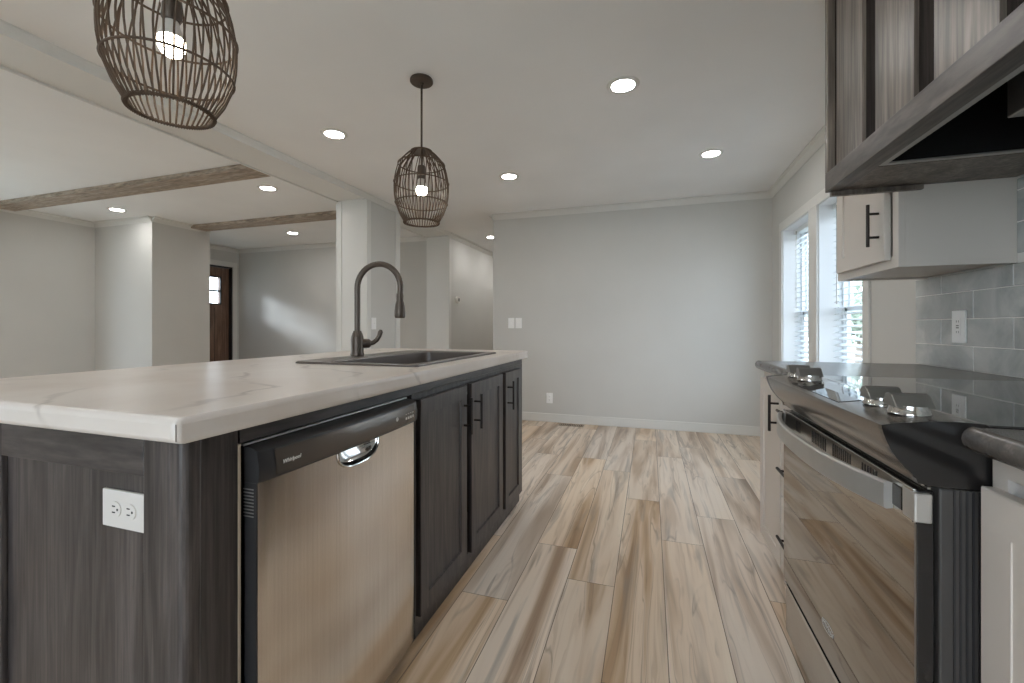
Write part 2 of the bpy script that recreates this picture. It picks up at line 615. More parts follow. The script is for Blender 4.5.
for i, runs in enumerate([
    [((-1.75, BY), (RX, BY), (0, -1))],
    [((RX, Y0), (RX, BY), (-1, 0))],
    [((LX, Y0), (LX, 3.55), (1, 0)), ((LX, 4.25), (LX, 5.54), (1, 0))],
    [((LX, 3.55), (-5.62, 3.55), (0, -1)), ((-5.62, 3.55), (-5.62, 4.25), (1, 0))],
    [((LX, 5.54), (MX0, 5.54), (0, -1))],
    [((MX1, 5.42), (MX1, Y1), (1, 0)), ((-1.75, BY), (-1.75, Y1), (-1, 0))],
]):
    mb = MB()
    for r in runs:
        crown(mb, *r)
    struct('trim_%d' % (3 + i), mb, 'trim')

# casings round the ends of the middle wall
mb = MB()
mb.box(MX1, MX1 + 0.014, 3.588, 3.65, 0, CZ - 0.052)
mb.box(MX0 - 0.014, MX0, 3.588, 3.65, 0, CZ - 0.052)
mb.box(MX0 + 0.0, MX0 + 0.05, 3.588, 3.60, 0, CZ - 0.052)
mb.box(MX1 - 0.05, MX1, 3.588, 3.60, 0, CZ - 0.052)
mb.box(MX0 + 0.05, MX1 - 0.05, 3.594, 3.60, 0, CZ - 0.04)
struct('trim_9', mb, 'trim', bevel=0.002)
mb = MB()
mb.box(MX1, MX1 + 0.014, 4.10, 4.175, 0, CZ - 0.052)
mb.box(MX0, MX1, 4.16, 4.175, 0, CZ - 0.052)
struct('trim_10', mb, 'trim', bevel=0.002)
mb = MB()
mb.box(MX1, MX1 + 0.014, 5.405, 5.47, 0, CZ - 0.052)
mb.box(MX0, MX1, 5.405, 5.42, 0, CZ - 0.052)
struct('trim_11', mb, 'trim', bevel=0.002)
# baseboards
for nm, bx in (('baseboard_back', (-1.75, RX, BY - 0.012, BY, 0, 0.095)), ('baseboard_right', (RX - 0.012, RX, 2.32, BY - 0.012, 0, 0.095)),
               ('baseboard_hall', (MX1, MX1 + 0.012, 5.47, Y1, 0, 0.095)), ('baseboard_entry', (LX, MX0, 5.528, 5.54, 0, 0.095)),
               ('baseboard_middle', (MX1, MX1 + 0.012, 3.65, 4.10, 0, 0.095)), ('baseboard_closet', (-5.62, -5.608, 3.55, 4.25, 0, 0.095))):
    struct(nm, MB().box(*bx), 'trim', bevel=0.004)

# ------------------------------------------------------------------ windows and blinds on the right wall
mb = MB()
for z0, z1 in ((WZ0 - 0.07, WZ0), (WZ1, WZ1 + 0.075)):
    mb.box(RX - 0.014, RX, WIN[1][0] - 0.07, WIN[0][1] + 0.07, z0, z1)
for ya, yb in ((WIN[1][0] - 0.07, WIN[1][0]), (WIN[1][1], WIN[0][0]), (WIN[0][1], WIN[0][1] + 0.07)):
    mb.box(RX - 0.014, RX, ya, yb, WZ0, WZ1)
struct('trim_12', mb, 'trim', bevel=0.003)
for i, (ya, yb) in enumerate(WIN):
    mb = MB()
    xa, xb = RX + 0.135, RX + 0.178
    fr = 0.035
    mb.box(xa, xb, ya, ya + fr, WZ0, WZ1).box(xa, xb, yb - fr, yb, WZ0, WZ1)
    mb.box(xa, xb, ya, yb, WZ0, WZ0 + fr).box(xa, xb, ya, yb, WZ1 - fr, WZ1)
    win = struct('window_%d' % (i + 1), mb, 'vinyl', bevel=0.003)
    mid = 1.17
    mb = MB()
    mb.box(RX + 0.001, xa, ya, ya + 0.006, WZ0, WZ1).box(RX + 0.001, xa, yb - 0.006, yb, WZ0, WZ1)
    mb.box(RX + 0.001, xa, ya, yb, WZ0, WZ0 + 0.006).box(RX + 0.001, xa, ya, yb, WZ1 - 0.006, WZ1)
    mb.build('jamb_liner', 'vinyl', win)
    for nm, za, zb, dx in (('lower_sash', WZ0 + fr, mid + 0.03, 0.0), ('upper_sash', mid, WZ1 - fr, 0.02)):
        mb = MB()
        s = 0.03
        x0, x1 = xa + 0.008 + dx, xa + 0.026 + dx
        mb.box(x0, x1, ya + fr, ya + fr + s, za, zb).box(x0, x1, yb - fr - s, yb - fr, za, zb)
        mb.box(x0, x1, ya + fr, yb - fr, za, za + s).box(x0, x1, ya + fr, yb - fr, zb - s, zb)
        sash = mb.build(nm, 'vinyl', win)
        MB().box(x0 + 0.007, x0 + 0.011, ya + fr + s, yb - fr - s, za + s, zb - s).build('pane', 'glass', sash)
    # blind
    lab = ('white slatted blind in the far window nearest the room corner', 'white slatted blind in the nearer window partly behind the white wall cabinet')[i]
    bl = thing('window_blind', lab, 'blind', (RX + 0.108, (ya + yb) / 2, WZ0), 'blinds of the two kitchen windows')
    MB().box(RX + 0.082, RX + 0.132, ya + 0.008, yb - 0.008, WZ1 - 0.045, WZ1 - 0.002).build('headrail', 'slat', bl, bevel=0.003)
    mb = MB()
    z = WZ0 + 0.04
    while z < WZ1 - 0.055:
        xm, hw, tl = RX + 0.108, 0.0245, 0.007
        mb.prism([(xm - hw, z - tl), (xm, z + 0.003), (xm + hw, z + tl), (xm + hw, z + tl + 0.0025), (xm, z + 0.0055), (xm - hw, z - tl + 0.0025)], 1, ya + 0.012, yb - 0.012)
        z += 0.042
    mb.build('slats', 'slat', bl)
    MB().box(RX + 0.085, RX + 0.131, ya + 0.012, yb - 0.012, WZ0 + 0.004, WZ0 + 0.022).build('bottom_rail', 'slat', bl, bevel=0.003)
    mb = MB()
    for yy in (ya + 0.12, yb - 0.12):
        mb.tube([(RX + 0.083, yy, WZ0 + 0.02), (RX + 0.083, yy, WZ1 - 0.03)], 0.0012, 5)
    mb.build('ladder_cord', 'slat', bl)
    MB().tube([(RX + 0.076, yb - 0.09, WZ1 - 0.03), (RX + 0.075, yb - 0.092, 1.22)], 0.004, 8).build('tilt_wand', 'galv', bl)

# left and front windows (out of the picture, they let daylight in)
for nm, x0, x1, y0, y1, z0, z1, ax in (('window_3', LX - 0.11, LX - 0.05, -0.6, 2.4, 0.45, 2.05, 0), ('window_4', -1.55, 0.35, Y0 - 0.11, Y0 - 0.05, 0.25, 2.05, 1)):
    mb = MB(); fr = 0.05
    if ax == 0:
        mb.box(x0, x1, y0, y0 + fr, z0, z1).box(x0, x1, y1 - fr, y1, z0, z1).box(x0, x1, (y0 + y1) / 2 - 0.03, (y0 + y1) / 2 + 0.03, z0, z1)
        mb.box(x0, x1, y0, y1, z0, z0 + fr).box(x0, x1, y0, y1, z1 - fr, z1)
        pane = MB().box(x0 + 0.02, x0 + 0.025, y0 + fr, y1 - fr, z0 + fr, z1 - fr)
    else:
        mb.box(x0, x0 + fr, y0, y1, z0, z1).box(x1 - fr, x1, y0, y1, z0, z1).box((x0 + x1) / 2 - 0.03, (x0 + x1) / 2 + 0.03, y0, y1, z0, z1)
        mb.box(x0, x1, y0, y1, z0, z0 + fr).box(x0, x1, y0, y1, z1 - fr, z1)
        pane = MB().box(x0 + fr, x1 - fr, y0 + 0.02, y0 + 0.025, z0 + fr, z1 - fr)
    w_ = struct(nm, mb, 'vinyl')
    pane.build('pane', 'glass', w_)

# ------------------------------------------------------------------ front door
DY0, DY1 = 4.50, 5.41
GX0, GX1 = LX - 0.10, LX - 0.055
lites = [(4.64 + 0.205 * i, 4.64 + 0.205 * i + 0.19, za, zb) for i in range(3) for za, zb in ((1.45, 1.64), (1.665, 1.87))]
mb = MB()
wall_cells(mb, 0, GX0, GX1, DY0, DY1 - 0.012, 0.02, 2.035, lites)
door = struct('door_1', mb, 'door_wood', bevel=0.002)
mb = MB()
for a in (4.75, 4.95, 5.15):
    mb.box(GX1, GX1 + 0.003, a - 0.003, a + 0.003, 0.2, 1.38)
mb.build('groove', 'dark_slot', door)
mb = MB()
mb.box(GX1, GX1 + 0.012, 4.62, 5.255, 1.43, 1.45).box(GX1, GX1 + 0.012, 4.62, 5.255, 1.87, 1.89)
mb.box(GX1, GX1 + 0.012, 4.62, 4.64, 1.43, 1.89).box(GX1, GX1 + 0.012, 5.24, 5.26, 1.43, 1.89)
mb.box(GX1, GX1 + 0.012, 4.64, 5.24, 1.64, 1.665).box(GX1, GX1 + 0.012, 4.83, 4.845, 1.43, 1.89).box(GX1, GX1 + 0.012, 5.035, 5.05, 1.43, 1.89)
mb.build('muntin', 'black_plastic', door)
MB().box(GX0 + 0.02, GX0 + 0.024, 4.64, 5.24, 1.45, 1.87).build('pane', 'glass', door)
mb = MB()
mb.tube([(GX1, 4.57, 0.98), (GX1 + 0.05, 4.57, 0.98)], 0.012, 10).tube([(GX1 + 0.05, 4.57, 0.98), (GX1 + 0.05, 4.68, 0.98)], 0.009, 10)
mb.build('door_handle', 'bronze', door, smooth=True)
mb = MB()
mb.box(LX - 0.12, LX - 0.005, DY1 - 0.011, 5.42, 0, 2.06).box(LX - 0.12, LX - 0.005, 4.49, DY1, 2.037, 2.06)
struct('trim_13', mb, 'black_plastic')
mb = MB()
mb.box(LX, LX + 0.016, 5.42, 5.495, 0, 2.06).box(LX, LX + 0.016, 4.41, 4.49, 0, 2.06).box(LX, LX + 0.016, 4.41, 5.495, 2.06, 2.14)
struct('trim_14', mb, 'trim', bevel=0.003)

# ------------------------------------------------------------------ ceiling beams
for lab, bx in (('weathered brown wooden beam across the living room ceiling, nearer and longer one', (LX, MX0, 2.62, 2.83, CZ - 0.042, CZ)),
                ('weathered brown wooden beam beyond the first, running to the closet wall', (-5.62, MX0, 3.99, 4.20, CZ - 0.042, CZ))):
    o = MB().box(*bx).build('ceiling_beam', 'beam', bevel=0.004)
    tag(o, lab, 'beam', 'wooden beams on the living room ceiling')

# ------------------------------------------------------------------ recessed lights
def recessed(label, x, y, src=None):
    if src is None:
        r = thing('recessed_light', label, 'ceiling light', (0, 0, 0), 'recessed ceiling lights')
        MB().lathe([(0.060, 0.0), (0.062, -0.006), (0.083, -0.004), (0.088, 0.0)], (0, 0, 0), 40, caps=False).build('trim_ring', 'trim', r, smooth=True)
        MB().lathe([(0.0, -0.003), (0.045, -0.004), (0.061, -0.003), (0.061, -0.001), (0.0, -0.001)], (0, 0, 0), 40, caps=False).build('lens', 'lens', r, smooth=True)
    else:
        r = copy_tree(src)
        r['label'] = label
    r.location = (x, y, CZ)
    return r


can = recessed('round recessed ceiling light nearest the range hood, largest of those over the aisle', -0.139, 2.40)
for lab, x, y in (('round recessed ceiling light near the right wall windows', 0.44, 3.55),
                  ('round recessed ceiling light just right of the hanging pendant, nearest the back wall', -1.165, 3.55),
                  ('round recessed ceiling light between the two wicker pendants', -2.04, 2.41),
                  ('round recessed living room light beside the end of the nearer beam', -3.43, 3.156),
                  ('round recessed living room light in front of the closet wall', -5.66, 3.22),
                  ('round recessed living room light beyond the second beam', -4.74, 4.77),
                  ('round recessed light in the hallway ceiling', -2.2, 5.87)):
    recessed(lab, x, y, can)
# the same rows carried on overhead and behind the viewer
for x, y in ((-2.2, 6.75), (-2.2, 7.7), (0.1, 0.9), (-2.0, 0.6), (-0.4, -0.8), (-3.9, 1.2), (-5.6, 0.8), (-3.9, -0.8)):
    recessed('round recessed ceiling light out of the picture, further along the rows', x, y, can)

# ------------------------------------------------------------------ pendants
SH = [(0.050, -0.380), (0.062, -0.388), (0.091, -0.415), (0.119, -0.451), (0.134, -0.505), (0.1415, -0.555), (0.1405, -0.610), (0.133, -0.660), (0.114, -0.712), (0.088, -0.758)]


def shade_r(z):
    for (r0, z0), (r1, z1) in zip(SH, SH[1:]):
        if z <= z0 and z >= z1:
            k = (z - z0) / (z1 - z0)
            return r0 + (r1 - r0) * k
    return SH[-1][0] if z < SH[-1][1] else SH[0][0]


def pendant(label):
    p = thing('pendant_lamp', label, 'pendant lamp', (0, 0, 0), 'wicker pendants over the island')
    MB().lathe([(0.0, 0.0), (0.058, 0.0), (0.060, -0.004), (0.060, -0.014), (0.056, -0.018), (0.012, -0.020), (0.009, -0.030), (0.0, -0.030)], (0, 0, 0), 32, caps=False).build('canopy', 'bronze', p, smooth=True)
    MB().tube([(0, 0, -0.02), (0, 0, -0.475)], 0.0055, 10).build('rod', 'bronze', p, smooth=True)
    MB().lathe([(0.0, -0.360), (0.014, -0.361), (0.016, -0.376), (0.052, -0.380), (0.052, -0.384), (0.0, -0.384)], (0, 0, 0), 24, caps=False).build('shade_cap', 'bronze', p, smooth=True)
    MB().lathe([(0.0, -0.455), (0.020, -0.458), (0.022, -0.47), (0.022, -0.52), (0.018, -0.527), (0.0, -0.527)], (0, 0, 0), 24, caps=False).build('socket', 'bronze', p, smooth=True)
    MB().lathe([(0.0, -0.527), (0.016, -0.528), (0.018, -0.538), (0.026, -0.562), (0.0285, -0.572)], (0, 0, 0), 28, caps=False).build('bulb_base', 'plate', p, smooth=True)
    MB().lathe([(0.0285, -0.572), (0.030, -0.583), (0.0285, -0.597), (0.022, -0.609), (0.012, -0.616), (0.0, -0.618)], (0, 0, 0), 28, caps=False).build('bulb', 'bulb', p, smooth=True)
    mb = MB()
    rg = random.Random(5)
    n = 46
    zs = [SH[0][1] + (SH[-1][1] - SH[0][1]) * i / 16 for i in range(17)]
    for k in range(n):
        a = 2 * PI * k / n
        ws = rg.uniform(-0.20, 0.20)
        path = []
        for z in zs:
            up = max(0.0, (z + 0.60) / 0.23)
            an = a + ws * up
            r = shade_r(z)
            path.append((r * math.cos(an), r * math.sin(an), z))
        mb.tube(path, 0.0025, 5)
    sh = mb.build('shade', 'wicker', p, smooth=True)
    for z, rr in ((-0.382, 0.0035), (-0.451, 0.003), (-0.549, 0.003), (-0.657, 0.003), (-0.758, 0.004)):
        r = shade_r(z) + 0.0022
        path = [(r * math.cos(2 * PI * i / 56), r * math.sin(2 * PI * i / 56), z) for i in range(56)]
        MB().tube(path, rr, 6, closed=True).build('hoop', 'wicker', sh, smooth=True)
    mb = MB()
    for k in range(92):
        a = 2 * PI * k / 92
        r = shade_r(-0.758) + 0.0022
        c = Vector((r * math.cos(a), r * math.sin(a), -0.758))
        rad = Vector((math.cos(a), math.sin(a), 0))
        mb.tube([c + (rad * math.cos(q) + Vector((0, 0, 1)) * math.sin(q)) * 0.0052 for q in [2 * PI * i / 6 for i in range(6)]], 0.0013, 4, closed=True)
    mb.build('rim_binding', 'wicker', sh)
    return p


pa = pendant('brown wicker cage pendant on a thin rod above the sink, whole lamp in view')
pa.location = (-1.152, 2.022, CZ)
pb = copy_tree(pa)
pb['label'] = 'brown wicker cage pendant above the near end of the island, cut by the photo top'
pb.location = (-1.168, 0.783, CZ)
pb.rotation_euler = (0, 0, 0.4)

# ------------------------------------------------------------------ island
CT, CB = 0.921, 0.878
ix0, ix1, iy0, iy1 = -1.745, -0.708, 0.48, 2.535
hx0, hx1, hy0, hy1 = -1.345, -0.815, 1.38, 2.18
mb = MB()
b = mb.bm
rings = {}
for z in (CB, CT):
    rings[z] = ([b.verts.new((x, y, z)) for x, y in ((ix0, iy0), (ix1, iy0), (ix1, iy1), (ix0, iy1))],
                [b.verts.new((x, y, z)) for x, y in ((hx0, hy0), (hx1, hy0), (hx1, hy1), (hx0, hy1))])
for z in (CB, CT):
    o_, i_ = rings[z]
    for k in range(4):
        b.faces.new((o_[k], o_[(k + 1) % 4], i_[(k + 1) % 4], i_[k]))
for w_ in (0, 1):
    lo, hi = rings[CB][w_], rings[CT][w_]
    for k in range(4):
        b.faces.new((lo[k], lo[(k + 1) % 4], hi[(k + 1) % 4], hi[k]))
isl = thing('island_countertop', 'cream marble-look countertop with veined edges on the dark kitchen island', 'countertop', ((ix0 + ix1) / 2, (iy0 + iy1) / 2, CB))
mb.build('slab', 'marble', isl, bevel=0.011, seg=3, smooth=True)
s_ = MB().tube([(ix1 - 0.0035, iy0 + 0.0035, CB + 0.006), (ix1 - 0.003, iy0 + 0.003, CT - 0.010)], 0.0007, 6).build('corner_seam', 'wicker', isl)

FX, DX = -0.745, -0.725    # face frame, door face


def bar_pull(parent, x, s, y, z0, z1, axis='z'):
    """bar pull standing off the door face x by 35 mm along s"""
    mb = MB()
    xb = x + s * 0.033
    if axis == 'z':
        mb.tube([(xb, y, z0), (xb, y, z1)], 0.0055, 10)
        for z in (z0 + 0.034, z1 - 0.034):
            mb.tube([(x - s * 0.002, y, z), (xb, y, z)], 0.0045, 8)
    else:
        mb.tube([(xb, z0, y), (xb, z1, y)], 0.0055, 10)
        for q in (z0 + 0.034, z1 - 0.034):
            mb.tube([(x - s * 0.002, q, y), (xb, q, y)], 0.0045, 8)
    return mb.build('handle', 'handle', parent, smooth=True)


def shaker(name, parent, xf, s, y0, y1, z0, z1, mat_v, mat_h, fw=0.055, thick=0.02, rec=0.008, ch=0.006):
    """recessed panel door whose face is at xf and looks along s (+1 or -1 x)"""
    xb = xf - s * thick
    mb = MB()
    xr = xf - s * rec
    # stiles and rails with a small sloping inner edge
    def frame(u):
        return [(y0 + u, z0 + u), (y1 - u, z0 + u), (y1 - u, z1 - u), (y0 + u, z1 - u)]
    loops = [(xb, 0.0), (xf - s * 0.002, 0.0), (xf, 0.002), (xf, fw), (xr, fw + ch * 0.5), (xr, fw + ch)]
    V = [[mb.bm.verts.new((x, yy, zz)) for yy, zz in frame(u)] for x, u in loops]
    for a, c in zip(V, V[1:]):
        for k in range(4):
            mb.bm.faces.new((a[k], a[(k + 1) % 4], c[(k + 1) % 4], c[k]))
    mb.bm.faces.new(V[-1])
    mb.bm.faces.new(V[0][::-1])
    return mb.build(name, mat_v, parent)


# end panel with stile, rail and rounded corner post
ep = thing('island_end_panel', 'dark stained oak end panel of the island with raised frame, near viewer', 'cabinet panel', (-1.05, 0.53, 0))
MB().box(-1.345, -0.775, 0.528, 0.545, 0.0, CB).build('panel', 'espresso', ep)
MB().box(-1.262, -0.841, 0.517, 0.528, 0.803, CB).build('top_rail', 'espresso_x', ep, bevel=0.002)
MB().box(-0.841, -0.776, 0.517, 0.528, 0.0, CB).build('stile', 'espresso', ep, bevel=0.002)
MB().box(-1.345, -1.262, 0.517, 0.528, 0.0, CB).build('stile', 'espresso', ep, bevel=0.002)
prof = [(-0.776, 0.545), (-0.776, 0.517)] + [(-0.758 + 0.014 * math.sin(a), 0.531 - 0.014 * math.cos(a)) for a in [PI / 2 * i / 5 for i in range(6)]] + [(-0.744, 0.545)]
MB().prism(prof, 2, 0, CB).build('corner_post', 'espresso', ep)
MB().box(-0.80, FX + 0.002, 0.545, 0.617, 0.0, CB).build('front_filler', 'espresso', ep, bevel=0.0015)
MB().box(-0.79, FX + 0.0035, 0.617, 0.6215, 0.0, 0.842).build('edge_strip', 'raw_edge', ep)

# apron rail over the appliances and cabinets
ar = MB().box(-0.80, FX, 0.6225, 2.522, 0.842, CB).build('apron_rail', 'espresso_h', bevel=0.0015)
tag(ar, 'dark oak apron rail running under the front edge of the island countertop', 'cabinet rail')

# back and far body of the island
bk = MB().box(-1.345, -1.325, 0.5455, 2.522, 0.0, CB).build('island_back_panel', 'espresso', bevel=0.001)
tag(bk, 'dark oak back panel of the island facing the living room', 'cabinet panel')


def base_body(root, y0, y1, xf, s, depth, zb, zt, mat, toe=0.018, left=True, right=True):
    """carcass behind a face frame at xf"""
    xb = xf - s * depth
    mb = MB()
    mb.box(xf - s * 0.02, xb, y0, y0 + 0.015, zb, zt).box(xf - s * 0.02, xb, y1 - 0.015, y1, zb, zt)
    mb.box(xf - s * 0.02, xb, y0 + 0.015, y1 - 0.015, zb, zb + 0.015)
    mb.box(xb, xb + s * 0.01, y0 + 0.015, y1 - 0.015, zb + 0.015, zt)
    mb.build('carcass', mat, root)
    mb = MB()
    wall_cells(mb, 0, min(xf, xf - s * 0.02), max(xf, xf - s * 0.02), y0, y1, zb, zt, [(y0 + 0.03, y1 - 0.03, zb + 0.03, zt - 0.03)])
    mb.build('face_frame', mat, root)
    MB().box(xf - s * toe, xf - s * (toe + 0.015), y0, y1, 0.0, zb).build('toe_kick', mat, root)


sc = thing('sink_cabinet', 'dark oak island cabinet under the sink with two recessed panel doors', 'cabinet', (-1.0, 1.68, 0))
base_body(sc, 1.243, 2.127, FX, 1, 0.575, 0.0625, 0.8415, 'espresso')
d1 = shaker('door', sc, DX, 1, 1.269, 1.648, 0.10, 0.823, 'espresso', 'espresso_h')
bar_pull(d1, DX, 1, 1.618, 0.628, 0.777)
d2 = shaker('door', sc, DX, 1, 1.697, 2.107, 0.10, 0.823, 'espresso', 'espresso_h')
bar_pull(d2, DX, 1, 1.727, 0.628, 0.777)
nc = thing('narrow_cabinet', 'narrow dark oak island cabinet with one door at the far end', 'cabinet', (-1.0, 2.32, 0))
base_body(nc, 2.129, 2.522, FX, 1, 0.575, 0.0625, 0.8415, 'espresso')
d3 = shaker('door', nc, DX, 1, 2.153, 2.437, 0.10, 0.823, 'espresso', 'espresso_h', fw=0.05)
bar_pull(d3, DX, 1, 2.183, 0.626, 0.777)

# ------------------------------------------------------------------ dishwasher
dw = thing('dishwasher', 'stainless steel built-in dishwasher with dark control strip in the island', 'dishwasher', (-0.95, 0.93, 0))
WY0, WY1, WX = 0.6365, 1.214, -0.715
WZT = 0.766
MB().box(-1.29, -0.765, 0.628, 1.232, 0.09, 0.832).build('tub', 'black_plastic', dw)
MB().box(-0.81, -0.795, 0.628, 1.232, 0.0, 0.09).build('kick_plate', 'black_plastic', dw)
# stainless door skin, bowed across, with a notch at the top centre for the handle pocket
N = 48
ycen, hwid, hdep = 0.925, 0.080, 0.047
front, back = [], []
def bow(y):
    k = (y - (WY0 + WY1) / 2) / ((WY1 - WY0) / 2)
    return WX + 0.010 * (1 - k * k) - 0.003 * max(0, abs(k) - 0.94) / 0.06
ys = sorted({WY0 + (WY1 - WY0) * i / N for i in range(N + 1)} | {ycen + hwid * math.sin(-PI / 2 + PI * i / 24) for i in range(25)})
def ztop(y):
    q = (y - ycen) / hwid
    return WZT - (hdep * (1 - abs(q) ** 2.6) ** (1 / 2.6) if abs(q) < 1 else 0)
mb = MB()
zr = [0.065, 0.07, 0.25, 0.45, 0.6, 0.70]
rows = []
for y in ys:
    zt = ztop(y)
    rows.append([(bow(y) - (0.004 if z < 0.068 else 0), y, z) for z in zr] + [(bow(y), y, zt), (bow(y) - 0.004, y, zt)])
mb.grid(rows)
mb.build('door_skin', 'steel', dw, smooth=True)
# black door edges behind the skin
mb = MB()
mb.box(-0.758, WX - 0.001, WY0 - 0.004, WY0 - 0.0005, 0.065, 0.7655).box(-0.758, WX - 0.001, WY1 + 0.0005, WY1 + 0.004, 0.065, 0.7655)
mb.box(-0.758, -0.745, WY0 - 0.004, WY1 + 0.004, 0.065, 0.80)
ed = mb.build('door_edge', 'black_plastic', dw)
mb = MB()
for i in range(9):
    z = 0.700 + 0.0065 * i
    mb.box(-0.748, -0.722, WY0 - 0.0046, WY0 - 0.0038, z, z + 0.0022)
mb.build('side_vent', 'galv', ed)
# console
cy = [WY0 - 0.004 + (WY1 - WY0 + 0.008) * i / 24 for i in range(25)]
mb = MB()
prof = [(-0.048, 0.766), (0.004, 0.766), (0.008, 0.772), (0.0085, 0.800), (0.004, 0.826), (-0.006, 0.833), (-0.048, 0.835)]
mb.grid([[(bow(min(max(y, WY0), WY1)) + px, y, pz) for px, pz in prof] for y in cy])
for y, rev in ((cy[0], False), (cy[-1], True)):
    vs = [mb.bm.verts.new((bow(min(max(y, WY0), WY1)) + px, y, pz)) for px, pz in prof]
    mb.bm.faces.new(vs)
bmesh.ops.remove_doubles(mb.bm, verts=mb.bm.verts[:], dist=1e-5)
con = mb.build('console', 'black_plastic', dw, smooth=True)
mb = MB()
pr = [(0.0095, 0.773), (0.0100, 0.8), (0.0062, 0.822)]
cy2 = [WY0 + 0.03 + (WY1 - WY0 - 0.05) * i / 24 for i in range(25)]
mb.grid([[(bow(y) + px, y, pz) for px, pz in pr] for y in cy2])
face = mb.build('control_strip', 'console', con, smooth=True)
text_mesh('logo_text', 'Whirlpool', 0.0112, (bow(0.71) + 0.0112, 0.702, 0.795), (0, 1, 0), 'lettering', con)
mb = MB()
for i in range(4):
    y = 1.135 + 0.014 * i
    mb.box(bow(y) + 0.0085, bow(y) + 0.0107, y, y + 0.007, 0.785, 0.792)
    mb.box(bow(y) + 0.0085, bow(y) + 0.0107, y, y + 0.005, 0.800, 0.802)
mb.build('button_marks', 'lettering', con)
MB().tube([(bow(1.085) + 0.008, 1.085, 0.797), (bow(1.085) + 0.0112, 1.085, 0.797)], 0.006, 16).build('start_button', 'galv', con, smooth=True)
# chrome handle pocket
rows = []
for j in range(9):
    a = PI / 2 * j / 8
    row = []
    for i in range(25):
        q = -PI / 2 + PI * i / 24
        y = ycen + hwid * math.sin(q) * math.cos(a * 0.85)
        zt = WZT + (ztop(ycen + hwid * math.sin(q)) - WZT) * math.cos(a)
        row.append((bow(y) - 0.001 - 0.026 * math.sin(a), y, zt))
    rows.append(row)
MB().grid(rows).build('handle_pocket', 'chrome', dw, smooth=True)
# rolled chrome lip of the pocket
MB().tube([(bow(ycen + hwid * math.sin(q)) + 0.001, ycen + hwid * math.sin(q), ztop(ycen + hwid * math.sin(q)) if abs(q) < 1.57 else WZT) for q in [-PI / 2 + PI * i / 28 for i in range(29)]], 0.003, 8).build('pocket_lip', 'chrome', dw, smooth=True)
mb = MB().box(-0.775, FX + 0.003, 0.628, 1.21, 0.8365, 0.8405)
mb.build('mounting_strip', 'galv', dw)

# ------------------------------------------------------------------ sink and faucet
sk = thing('kitchen_sink', 'dark brown drop-in sink set into the island countertop', 'sink', (-1.08, 1.78, CT))
sx0, sx1, sy0, sy1 = -1.345, -0.792, 1.355, 2.205
bx0, bx1, by0, by1 = -1.215, -0.835, 1.395, 2.165
def rr(x0, x1, y0, y1, r, z, n=6):
    out = []
    for cx_, cy_, a0 in ((x1 - r, y0 + r, -PI / 2), (x1 - r, y1 - r, 0), (x0 + r, y1 - r, PI / 2), (x0 + r, y0 + r, PI)):
        for i in range(n + 1):
            a = a0 + PI / 2 * i / n
            out.append((cx_ + r * math.cos(a), cy_ + r * math.sin(a), z))
    return out
loops = [rr(sx0, sx1, sy0, sy1, 0.02, CT + 0.0005), rr(sx0 + 0.001, sx1 - 0.001, sy0 + 0.001, sy1 - 0.001, 0.02, CT + 0.006), rr(sx0 + 0.005, sx1 - 0.005, sy0 + 0.005, sy1 - 0.005, 0.02, CT + 0.009),
         rr(bx0 - 0.006, bx1 + 0.006, by0 - 0.006, by1 + 0.006, 0.04, CT + 0.008), rr(bx0, bx1, by0, by1, 0.04, CT + 0.002), rr(bx0 + 0.012, bx1 - 0.012, by0 + 0.012, by1 - 0.012, 0.05, CT - 0.17),
         rr(bx0 + 0.04, bx1 - 0.04, by0 + 0.04, by1 - 0.04, 0.06, CT - 0.195), rr(-1.07, -0.98, 1.735, 1.825, 0.045, CT - 0.20)]
mb = MB()
V = [[mb.bm.verts.new(p) for p in L] for L in loops]
for a, c in zip(V, V[1:]):
    n = len(a)
    for k in range(n):
        mb.bm.faces.new((a[k], a[(k + 1) % n], c[(k + 1) % n], c[k]))
mb.bm.faces.new(V[-1])
mb.build('basin', 'sink', sk, smooth=True)
MB().lathe([(0.0, 0.004), (0.03, 0.004), (0.042, 0.001), (0.042, -0.002), (0.0, -0.002)], (-1.025, 1.78, CT - 0.199), 24, caps=False).build('drain', 'galv', sk, smooth=True)

fx, fy, fz = -1.308, 1.70, CT + 0.0085
fc = thing('faucet', 'oil rubbed bronze pull-down gooseneck faucet standing behind the sink', 'faucet', (fx, fy, fz))
MB().lathe([(0.0, 0.0), (0.030, 0.0), (0.031, 0.006), (0.029, 0.014), (0.028, 0.03), (0.029, 0.075), (0.027, 0.09), (0.023, 0.105), (0.019, 0.112), (0.018, 0.118), (0.0, 0.118)], (fx, fy, fz), 28, caps=False).build('body', 'bronze', fc, smooth=True)
R = 0.110
zc = 1.247
dirx, diry = 0.99, 0.10
path = [(fx, fy, fz + 0.11), (fx, fy, fz + 0.18), (fx, fy, zc - 0.02)]
for i in range(21):
    a = PI - (PI + 0.10) * i / 20
    q = R + R * math.cos(a)
    path.append((fx + dirx * q, fy + diry * q, zc + R * math.sin(a)))
q = path[-1]
path.append((q[0] - 0.002, q[1], q[2] - 0.03))
MB().tube(path, 0.0135, 14).build('gooseneck_spout', 'bronze', fc, smooth=True)
e = path[-1]
MB().lathe([(0.0, 0.012), (0.0155, 0.012), (0.0165, 0.0), (0.016, -0.02), (0.021, -0.04), (0.0245, -0.07), (0.0245, -0.092), (0.021, -0.10), (0.0, -0.10)], (e[0], e[1], e[2]), 24, caps=False).build('spray_head', 'bronze', fc, smooth=True)
hd_ = Vector((0.75, 0.66, 0)).normalized()
p0 = Vector((fx, fy, fz + 0.058))
mb = MB()
